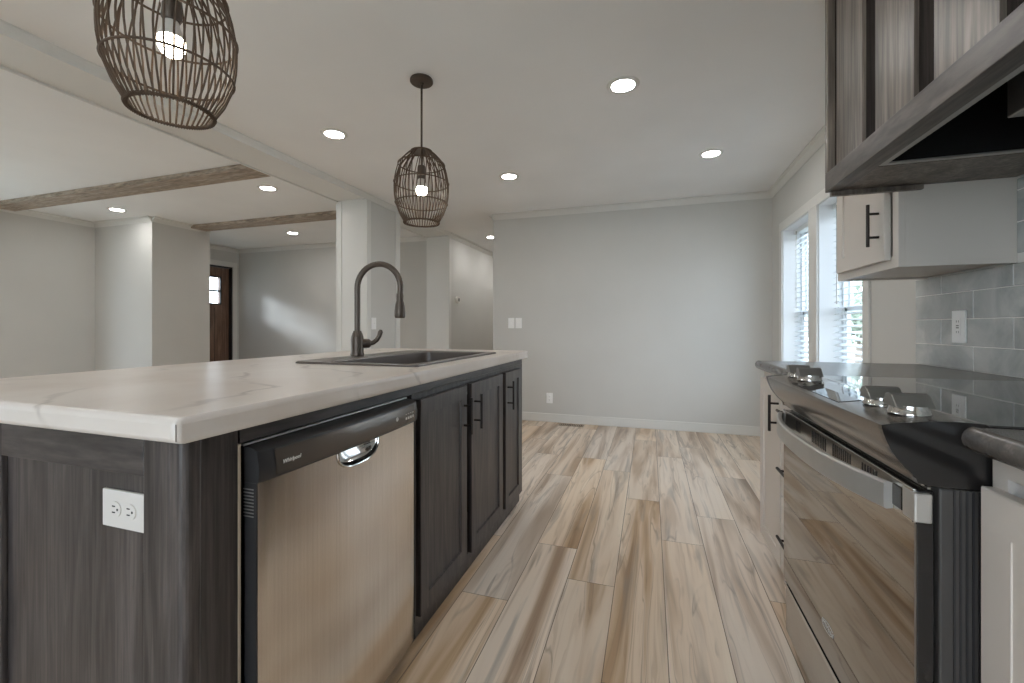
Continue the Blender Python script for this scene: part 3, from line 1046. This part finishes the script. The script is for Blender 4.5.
mb.tube([p0 + hd_ * 0.02, p0 + hd_ * 0.03, p0 + hd_ * 0.052, p0 + hd_ * 0.06], 0.02, 16, radii=[0.020, 0.022, 0.0215, 0.015])
hub = mb.build('handle_hub', 'bronze', fc, smooth=True)
up = Vector((0, 0, 1))
lp = [p0 + hd_ * 0.056, p0 + hd_ * 0.072 + up * 0.004, p0 + hd_ * 0.088 + up * 0.016, p0 + hd_ * 0.099 + up * 0.034, p0 + hd_ * 0.105 + up * 0.054, p0 + hd_ * 0.107 + up * 0.064]
MB().tube(lp, 0.008, 12, radii=[0.012, 0.011, 0.0105, 0.0105, 0.0115, 0.006]).build('lever', 'bronze', hub, smooth=True)


# ------------------------------------------------------------------ outlets, switches, thermostat, vent
def plate(name, label, cat, c, normal, right, w, h, kind, group=None, pm='wall_plate'):
    """cover plate centred at c; faces normal, 'right' is its horizontal axis"""
    n = Vector(normal); r = Vector(right); u = Vector((0, 0, 1)); c = Vector(c)
    root = thing(name, label, cat, tuple(c), group)

    def slab(mb, a0, a1, b0, b1, d0, d1):
        vs = [mb.bm.verts.new(c + r * a + u * b_ + n * d) for a in (a0, a1) for b_ in (b0, b1) for d in (d0, d1)]
        for q in ((0, 1, 3, 2), (4, 6, 7, 5), (0, 4, 5, 1), (2, 3, 7, 6), (0, 2, 6, 4), (1, 5, 7, 3)):
            mb.bm.faces.new([vs[i] for i in q])

    mb = MB(); slab(mb, -w / 2, w / 2, -h / 2, h / 2, 0, 0.006)
    mb.build('cover_plate', pm, root, bevel=0.002)
    if kind in ('duplex_h', 'duplex_v'):
        for s in (-1, 1):
            mb = MB()
            if kind == 'duplex_h':
                pts = [(s * 0.0195 + 0.0165 * math.cos(a) , 0.0145 * math.sin(a)) for a in [2 * PI * i / 20 for i in range(20)]]
            else:
                pts = [(0.0145 * math.cos(a), s * 0.0195 + 0.0165 * math.sin(a)) for a in [2 * PI * i / 20 for i in range(20)]]
            A = [mb.bm.verts.new(c + r * p + u * q + n * 0.006) for p, q in pts]
            B = [mb.bm.verts.new(c + r * p + u * q + n * 0.0078) for p, q in pts]
            mb.bm.faces.new(B)
            for k in range(20):
                mb.bm.faces.new((A[k], A[(k + 1) % 20], B[(k + 1) % 20], B[k]))
            rc = mb.build('receptacle', pm, root)
            mb = MB()
            if kind == 'duplex_h':
                o = s * 0.0195
                slab(mb, o - 0.006, o + 0.002, 0.0045, 0.0066, 0.0078, 0.0082); slab(mb, o - 0.006, o + 0.002, -0.0066, -0.0045, 0.0078, 0.0082); slab(mb, o + 0.006, o + 0.0095, -0.002, 0.002, 0.0078, 0.0082)
            else:
                o = s * 0.0195
                slab(mb, 0.0045, 0.0066, o - 0.002, o + 0.006, 0.0078, 0.0082); slab(mb, -0.0066, -0.0045, o - 0.002, o + 0.006, 0.0078, 0.0082); slab(mb, -0.002, 0.002, o - 0.0095, o - 0.006, 0.0078, 0.0082)
            mb.build('slots', 'dark_slot', rc)
    elif kind == 'gfci':
        mb = MB(); slab(mb, -0.0165, 0.0165, -0.033, 0.033, 0.006, 0.008); rc = mb.build('receptacle', pm, root, bevel=0.001)
        mb = MB()
        for s in (-1, 1):
            o = s * 0.020
            slab(mb, 0.0045, 0.0066, o - 0.004, o + 0.004, 0.008, 0.0084); slab(mb, -0.0066, -0.0045, o - 0.004, o + 0.004, 0.008, 0.0084)
        slab(mb, -0.007, 0.007, 0.002, 0.006, 0.008, 0.0086); slab(mb, -0.007, 0.007, -0.006, -0.002, 0.008, 0.0086)
        mb.build('slots', 'thermo', rc)
    elif kind == 'switch':
        mb = MB(); slab(mb, -0.005, 0.005, -0.012, 0.012, 0.006, 0.0075); t_ = mb.build('toggle_plate', pm, root)
        mb = MB(); slab(mb, -0.004, 0.004, -0.002, 0.010, 0.0075, 0.016); mb.build('toggle', pm, root, bevel=0.001)
    return root


plate('electrical_outlet', 'white duplex outlet mounted sideways on the dark island end panel', 'outlet', (-0.902, 0.528, 0.7355), (0, -1, 0), (1, 0, 0), 0.112, 0.068, 'duplex_h', None, 'plate')
plate('electrical_outlet', 'white outlet low on the back wall near the floor', 'outlet', (-1.075, BY, 0.267), (0, -1, 0), (1, 0, 0), 0.072, 0.115, 'duplex_v')
plate('light_switch', 'white light switch on the back wall, left of the two side by side', 'switch', (-1.525, BY, 1.11), (0, -1, 0), (1, 0, 0), 0.075, 0.118, 'switch', 'pair of switches on the back wall')
plate('light_switch', 'white light switch on the back wall, right of the two side by side', 'switch', (-1.437, BY, 1.11), (0, -1, 0), (1, 0, 0), 0.075, 0.118, 'switch', 'pair of switches on the back wall')
plate('light_switch', 'white light switch on the wall panel behind the faucet', 'switch', (MX1, 3.71, 1.10), (1, 0, 0), (0, 1, 0), 0.075, 0.118, 'switch')
plate('electrical_outlet', 'white safety outlet on the grey tiled wall beyond the range', 'outlet', (1.1105, 2.055, 1.066), (-1, 0, 0), (0, -1, 0), 0.074, 0.122, 'gfci')

th = thing('thermostat', 'small oval white thermostat on the hallway wall', 'thermostat', (MX1, 5.68, 1.455))
def xdisc(mb, x0, x1, cy_, cz_, ry, rz, n=24, k=2.4):
    pts = []
    for i in range(n):
        a = 2 * PI * i / n
        pts.append((cy_ + ry * math.copysign(abs(math.cos(a)) ** (2 / k), math.cos(a)), cz_ + rz * math.copysign(abs(math.sin(a)) ** (2 / k), math.sin(a))))
    mb.prism(pts, 0, x0, x1)
    return mb
xdisc(MB(), MX1, MX1 + 0.028, 5.68, 1.455, 0.065, 0.052).build('case', 'plate', th, bevel=0.004)
xdisc(MB(), MX1 + 0.028, MX1 + 0.030, 5.69, 1.458, 0.028, 0.026).build('display', 'thermo', th)

fv = thing('floor_vent', 'brown floor vent by the back wall baseboard', 'vent', (-0.81, 4.62, 0))
mb = MB()
wall = wall_cells(MB(), 1, 0, 0.004, 0, 1, 0, 1, [])
wall.bm.free()
mb.box(-0.94, -0.68, 4.585, 4.598, 0.0, 0.005).box(-0.94, -0.68, 4.667, 4.68, 0.0, 0.005).box(-0.94, -0.927, 4.598, 4.667, 0, 0.005).box(-0.693, -0.68, 4.598, 4.667, 0, 0.005)
mb.build('frame', 'beam', fv)
mb = MB()
for i in range(12):
    x = -0.922 + 0.0195 * i
    mb.box(x, x + 0.009, 4.598, 4.667, 0.0, 0.004)
mb.build('louvres', 'wicker', fv)

# ------------------------------------------------------------------ right run: counters, cabinets, range
RY0, RY1 = 0.886, 1.644
KT, KB = 0.905, 0.868


def rolled_counter(label, y0, y1):
    root = thing('countertop', label, 'countertop', (0.8, (y0 + y1) / 2, KB))
    xf = 0.476; r = (KT - KB) / 2 + 0.0025
    zc_ = (KT + KB) / 2 - 0.002
    prof = [(RX - 0.001, KB), (RX - 0.001, KT)]
    for i in range(11):
        a = PI / 2 + PI * i / 10
        prof.append((xf + r + r * math.cos(a) , zc_ + 0.002 + r * math.sin(a) - (0.0025 if i == 0 else 0)))
    MB().prism([(p[0], p[1]) for p in prof], 1, y0, y1).build('slab', 'slate', root, bevel=0.002, smooth=True)
    return root


rolled_counter('dark grey slate-look countertop beyond the range, below the windows', RY1 + 0.004, 2.305)
rolled_counter('dark speckled countertop with rolled edge on the near side of the range', -0.6, RY0 - 0.006)

WFX, WDX = 0.515, 0.495
fcab = thing('base_cabinet', 'white base cabinet with tall door and dark bar pull beyond the drawers', 'cabinet', (0.8, 2.12, 0))
base_body(fcab, 1.958, 2.297, WFX, -1, 0.595, 0.09, KB - 0.0035, 'white_cab', 0.06)
dd = shaker('door', fcab, WDX, -1, 1.965, 2.290, 0.10, 0.83, 'white_cab', 'white_cab', rec=0.006, ch=0.003)
bar_pull(dd, WDX, -1, 1.985, 0.643, 0.789)
dcab = thing('drawer_cabinet', 'white drawer cabinet between the range and the tall white door', 'cabinet', (0.8, 1.80, 0))
base_body(dcab, RY1 + 0.006, 1.956, WFX, -1, 0.595, 0.09, KB - 0.0035, 'white_cab', 0.06)
for z0, z1, zp in ((0.685, 0.83, 0.747), (0.40, 0.675, 0.526), (0.10, 0.39, 0.266)):
    mb = MB().box(WDX, WDX + 0.019, RY1 + 0.014, 1.949, z0, z1)
    dr = mb.build('drawer', 'white_cab', dcab, bevel=0.002)
    bar_pull(dr, WDX, -1, zp, 1.727, 1.873, 'y')
ncab = thing('base_cabinet', 'white base cabinet on the near side of the range, cut by the photo edge', 'cabinet', (0.8, 0.5, 0))
base_body(ncab, 0.30, RY0 - 0.008, WFX, -1, 0.595, 0.09, KB - 0.0035, 'white_cab', 0.06)
shaker('door', ncab, WDX, -1, 0.42, RY0 - 0.016, 0.10, 0.815, 'white_cab', 'white_cab', fw=0.06, rec=0.0022, ch=0.001)
shaker('door', ncab, WDX, -1, 0.305, 0.412, 0.10, 0.815, 'white_cab', 'white_cab', fw=0.03, rec=0.006, ch=0.003)

# upper white cabinet
uc = thing('wall_cabinet', 'white wall cabinet with one door, tucked behind the wooden range hood', 'cabinet', (0.96, 2.04, 1.27))
UX, UDX = 0.806, 0.786
mb = MB()
mb.box(UX + 0.02, RX - 0.001, 1.797, 1.812, 1.27, 2.10).box(UX + 0.02, RX - 0.001, 2.281, 2.296, 1.27, 2.10)
mb.box(UX + 0.02, RX - 0.001, 1.812, 2.281, 1.278, 1.293).box(UX + 0.02, RX - 0.001, 1.812, 2.281, 2.085, 2.10)
mb.box(RX - 0.011, RX - 0.001, 1.812, 2.281, 1.293, 2.085)
mb.build('carcass', 'white_cab', uc)
mb = MB()
wall_cells(mb, 0, UX, UX + 0.02, 1.797, 2.296, 1.27, 2.10, [(1.835, 2.258, 1.31, 2.06)])
mb.build('face_frame', 'white_cab', uc, bevel=0.001)
ud = shaker('door', uc, UDX, -1, 1.845, 2.250, 1.30, 2.075, 'white_cab', 'white_cab', fw=0.06, rec=0.006, ch=0.003)
bar_pull(ud, UDX, -1, 1.882, 1.355, 1.508)

# backsplash
bs = thing('tile_backsplash', 'grey glazed subway tile backsplash on the right wall behind the range', 'backsplash', (RX, 1.2, KT))
YB = 2.342
mb = MB().box(RX - 0.0115, RX - 0.0005, -0.6, YB, KT, 1.268).box(RX - 0.0115, RX - 0.0005, 0.7, 1.795, 1.268, 1.536)
mb.build('grout', 'grout', bs)
mb = MB()
TW, THh, gp = 0.362, 0.1012, 0.0035
for row in range(-1, 8):
    z0 = 0.893 + THh * row + gp / 2; z1 = z0 + THh - gp
    off = 1.988 if row % 2 == 0 else 2.169
    for k in range(-9, 3):
        y0, y1 = off + TW * k + gp / 2, off + TW * (k + 1) - gp / 2
        ya, yb = max(y0, -0.6), min(y1, YB)
        za, zb = max(z0, KT + 0.001), min(z1, 1.536)
        if zb > 1.268:
            if za > 1.25:
                ya, yb = max(ya, 0.7), min(yb, 1.794)
            else:
                zb = 1.268
        if yb - ya < 0.01 or zb - za < 0.01:
            continue
        mb.box(RX - 0.0135, RX - 0.009, ya, yb, za, zb)
mb.build('tiles', 'tile', bs, bevel=0.0025)

# ------------------------------------------------------------------ range
rg_ = thing('kitchen_range', 'stainless and black slide-in range with mirrored oven door', 'range', (0.75, 1.265, 0))
MB().box(0.452, 1.10, RY0, RY1, 0.05, 0.80).build('body', 'range_side', rg_, bevel=0.003)
mb = MB()
for i in range(5):
    x = 0.470 + 0.008 * i
    mb.box(x, x + 0.003, RY0 - 0.0012, RY0, 0.06, 0.80)
mb.build('side_rib', 'black_plastic', rg_)
for x in (0.53, 1.04):
    for y in (RY0 + 0.05, RY1 - 0.05):
        MB().tube([(x, y, 0.0), (x, y, 0.05)], 0.018, 12).build('levelling_foot', 'black_plastic', rg_)
MB().box(0.435, 1.10, RY0, RY1, 0.80, 0.893).build('upper_body', 'black_gloss', rg_, bevel=0.003)
MB().box(0.515, 1.09, RY0 + 0.001, RY1 - 0.001, 0.893, 0.9075).build('cooktop', 'cooktop', rg_, bevel=0.002)
MB().box(0.506, 0.515, RY0 + 0.004, RY1 - 0.004, 0.893, 0.909).build('cooktop_trim', 'steel_h', rg_, bevel=0.001)
# curved control panel with black end caps
prof = [(0.374, 0.8985), (0.3745, 0.893), (0.377, 0.883), (0.381, 0.872), (0.387, 0.858), (0.395, 0.845), (0.406, 0.831), (0.420, 0.8175), (0.423, 0.807), (0.45, 0.804), (0.51, 0.804), (0.51, 0.9085), (0.475, 0.910), (0.43, 0.9075), (0.39, 0.902)]
cp = MB().prism(prof, 1, RY0 + 0.010, RY1 - 0.010).build('control_panel', 'console', rg_, smooth=True)
for ya, yb in ((RY0 - 0.002, RY0 + 0.010), (RY1 - 0.010, RY1 + 0.002)):
    cx0, cz0 = 0.46, 0.86
    MB().prism([(cx0 + (x - cx0) * 1.01, cz0 + (z - cz0) * 1.02) for x, z in prof], 1, ya, yb).build('end_cap', 'black_gloss', cp, smooth=True)
MB().prism([(0.389, 0.9018), (0.43, 0.9075), (0.475, 0.910), (0.504, 0.9088), (0.504, 0.9098), (0.475, 0.911), (0.43, 0.9085), (0.389, 0.9028)], 1, 1.105, 1.425).build('touch_display', 'cooktop', cp)
mb = MB()
for i in range(3):
    mb.prism([(0.426 + 0.008 * i, 0.8085 - 0.006 * i), (0.431 + 0.008 * i, 0.8085 - 0.006 * i), (0.431 + 0.008 * i, 0.805 - 0.006 * i), (0.426 + 0.008 * i, 0.805 - 0.006 * i)], 1, RY0 + 0.012, RY1 - 0.012)
mb.build('lower_trim', 'steel_h', cp)
for ky in (0.962, 1.058, 1.472, 1.568):
    kx, kz = 0.447, 0.9085
    mb = MB()
    mb.lathe([(0.0, 0.0), (0.031, 0.0), (0.031, 0.003), (0.029, 0.006), (0.028, 0.016), (0.0, 0.016)], (kx, ky, kz), 32, caps=False)
    kn = mb.build('knob', 'chrome', rg_, smooth=True)
    mb = MB()
    mb.prism([(ky - 0.024, kz + 0.012), (ky + 0.024, kz + 0.012), (ky + 0.017, kz + 0.034), (ky + 0.003, kz + 0.0365), (ky - 0.004, kz + 0.034)], 0, kx - 0.029, kx + 0.029)
    mb.build('grip', 'knob_metal', kn, bevel=0.002)
# oven door
OX = 0.425
od = MB().box(OX, 0.449, RY0 + 0.006, RY1 - 0.012, 0.236, 0.792).build('oven_door', 'black_gloss', rg_, bevel=0.002)
MB().box(OX - 0.003, OX, RY0 + 0.007, RY1 - 0.013, 0.240, 0.735).build('door_glass', 'oven_glass', od)
mb = MB().box(OX - 0.005, OX, RY0 + 0.006, RY1 - 0.012, 0.735, 0.794)
mb.build('top_band', 'steel_h', od, bevel=0.002)
for g, n in ((1.50, 4), (1.365, 9), (1.225, 9), (1.075, 6)):
    mb = MB()
    for i in range(n):
        y = g - 0.0115 * i
        mb.box(OX - 0.0056, OX - 0.0048, y - 0.005, y, 0.752, 0.784)
    mb.build('vent_slots', 'dark_slot', od)
# bowed strap handle
ysn = 28
outer, rows = [], []
HY0, HY1 = RY0 + 0.066, RY1 - 0.014
for i in range(ysn + 1):
    k = i / ysn
    y = HY1 + (HY0 - HY1) * k
    q = 2 * k - 1
    x = OX - 0.016 - 0.050 * (1 - abs(q) ** 2.4)
    rows.append([(x, y, 0.735), (x - 0.004, y, 0.739), (x - 0.004, y, 0.781), (x, y, 0.785), (x + 0.010, y, 0.783), (x + 0.010, y, 0.737), (x, y, 0.735)])
mb = MB().grid(rows)
for r in (rows[0], rows[-1]):
    mb.bm.faces.new([mb.bm.verts.new(p) for p in r[:-1]])
bmesh.ops.remove_doubles(mb.bm, verts=mb.bm.verts[:], dist=1e-5)
hnd = mb.build('door_handle', 'satin', od, smooth=True)
MB().box(OX - 0.0075, OX + 0.004, RY0 + 0.036, RY0 + 0.0665, 0.745, 0.783).build('handle_standoff', 'black_gloss', hnd, bevel=0.001)
for ya, yb in ((RY0 - 0.002, RY0 + 0.036), (RY1 - 0.036, RY1 - 0.010)):
    MB().box(OX - 0.007, OX + 0.018, ya, yb, 0.740, 0.789).build('handle_bracket', 'satin', hnd, bevel=0.003)
text_mesh('logo_text', 'Whirlpool', 0.0165, (OX - 0.0036, 1.262, 0.315), (0, -1, 0), 'lettering', od)
pts = [(OX - 0.0038, 1.262 - 0.036 * math.cos(a), 0.315 + 0.012 * math.sin(a) + 0.003 * math.cos(a)) for a in [PI * 0.15 + 1.75 * PI * i / 40 for i in range(41)]]
MB().tube(pts, 0.0006, 5).build('logo_ring', 'lettering', od)
dwr = MB().box(OX + 0.003, 0.449, RY0 + 0.006, RY1 - 0.012, 0.065, 0.226).build('storage_drawer', 'steel_h', rg_, bevel=0.003)
MB().box(OX - 0.002, OX + 0.003, RY0 + 0.006, RY1 - 0.012, 0.214, 0.226).build('drawer_lip', 'chrome', dwr, bevel=0.001)

# ------------------------------------------------------------------ range hood
hood = thing('range_hood', 'dark wood board-and-batten range hood above the range, upper right', 'range hood', (0.85, 1.265, 1.54))
HX, HYa, HYb, HZ = 0.591, 0.742, 1.792, 1.54
HT = CZ - 0.002
mb = MB()
mb.box(0.640, RX - 0.002, HYa, HYa + 0.018, HZ + 0.012, HT).box(0.640, RX - 0.002, HYb - 0.018, HYb, HZ + 0.012, HT)
mb.box(0.622, 0.640, HYa, HYb, HZ + 0.012, HT)
mb.build('side_panel', 'hood_wood', hood)
# front boards with deep gaps between
gaps = [(1.513, 1.437), (1.254, 1.179), (0.993, 0.918)]
edges = [1.760, 1.513, 1.437, 1.254, 1.179, 0.993, 0.918, 0.774]
for a, b2 in ((1.731, 1.5436), (1.466, 1.279), (1.203, 1.013), (0.937, 0.80)):
    MB().box(0.604, 0.622, b2, a, HZ + 0.066, HT).build('front_board', 'hood_wood', hood, bevel=0.001)
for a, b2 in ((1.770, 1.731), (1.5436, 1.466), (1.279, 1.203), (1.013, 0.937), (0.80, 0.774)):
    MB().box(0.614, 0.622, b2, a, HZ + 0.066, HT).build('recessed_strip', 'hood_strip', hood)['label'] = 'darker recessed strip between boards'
MB().box(HX, 0.640, HYb - 0.022, HYb, HZ + 0.066, HT).build('corner_stile', 'hood_wood', hood, bevel=0.0015)
MB().box(HX, 0.640, HYa, HYa + 0.032, HZ + 0.066, HT).build('corner_stile', 'hood_wood', hood, bevel=0.0015)
MB().box(HX, 0.644, HYa, HYb, HZ, HZ + 0.066).build('bottom_rail', 'hood_rail', hood, bevel=0.002)
for ya, yb in ((1.552, HYb), (HYa, 0.98)):
    MB().box(0.644, RX - 0.016, ya, yb, HZ + 0.002, HZ + 0.012).build('bottom_board', 'hood_wood', hood)
MB().box(0.605, 0.865, 1.774, HYb, HZ - 0.016, HZ - 0.0005).build('lower_cleat', 'hood_wood', hood, bevel=0.001)
# metal insert
hi = thing('hood_insert', 'black metal vent liner with pale rim inside the wooden hood', 'vent hood', (0.86, 1.265, 1.55))
ia, ib, ja, jb = 0.646, RX - 0.016, 0.982, 1.55
mb = MB()
wall_cells(mb, 0, HZ + 0.003, HZ + 0.008, ja, jb, ia, ib, [(ja + 0.018, jb - 0.018, ia + 0.016, ib - 0.016)])
for v in mb.bm.verts:
    v.co = Vector((v.co.z, v.co.y, v.co.x))
mb.build('rim', 'galv', hi)
mb = MB()
z0, z1 = HZ + 0.008, HZ + 0.26
mb.box(ia + 0.008, ia + 0.011, ja + 0.008, jb - 0.008, z0, z1).box(ib - 0.011, ib - 0.008, ja + 0.008, jb - 0.008, z0, z1)
mb.box(ia + 0.011, ib - 0.011, ja + 0.008, ja + 0.011, z0, z1).box(ia + 0.011, ib - 0.011, jb - 0.011, jb - 0.008, z0, z1)
mb.box(ia + 0.008, ib - 0.008, ja + 0.008, jb - 0.008, z1, z1 + 0.003)
mb.build('liner', 'void', hi)
MB().box(0.81, 1.06, 1.20, 1.337, 1.562, HZ + 0.258).build('fan_housing', 'galv', hi, bevel=0.003)

# ------------------------------------------------------------------ outside
g = MB().box(-40, 40, -40, 60, -0.75, -0.65).build('ground_outside', 'ground')
g['kind'] = 'structure'
struct('wall_sun_blocker', MB().box(-13.4, -13.0, -12.0, -3.5, -0.65, 8.0).box(-13.4, -13.0, -3.499, 1.2, -0.65, 5.3), 'trim')  # unseen wall added to keep the low sun out of the off-camera windows


def tree(label, x, y, h, r, seed):
    rt = thing('tree', label, 'tree', (x, y, -0.65), 'trees outside the windows')
    q = random.Random(seed)
    MB().tube([(x, y, -0.65), (x + 0.1, y, h * 0.3), (x - 0.05, y + 0.1, h * 0.7)], 0.15, 8, radii=[0.2, 0.14, 0.06]).build('trunk', 'bark', rt, smooth=True)
    mb = MB()
    for i in range(2600):
        d = Vector((q.gauss(0, 1), q.gauss(0, 1), q.gauss(0, 1))).normalized() * (q.random() ** 0.4)
        p = Vector((x + d.x * r, y + d.y * r, h * 0.62 + d.z * h * 0.40))
        a = Vector((q.gauss(0, 1), q.gauss(0, 1), q.gauss(0, 1))).normalized(); c_ = a.orthogonal().normalized()
        s = q.uniform(0.06, 0.13)
        vs = [mb.bm.verts.new(p + a * s * u_ + c_ * s * 0.6 * w2) for u_, w2 in ((-1, 0), (0, -1), (1, 0), (0, 1))]
        mb.bm.faces.new(vs)
    mb.build('foliage', 'leaf', rt)


tree('leafy tree outside, seen through the blind of the nearer window', 5.6, 14.5, 2.6, 1.5, 1)
tree('leafy tree outside, seen through the blind of the far window', 5.6, 19.5, 3.0, 1.7, 2)
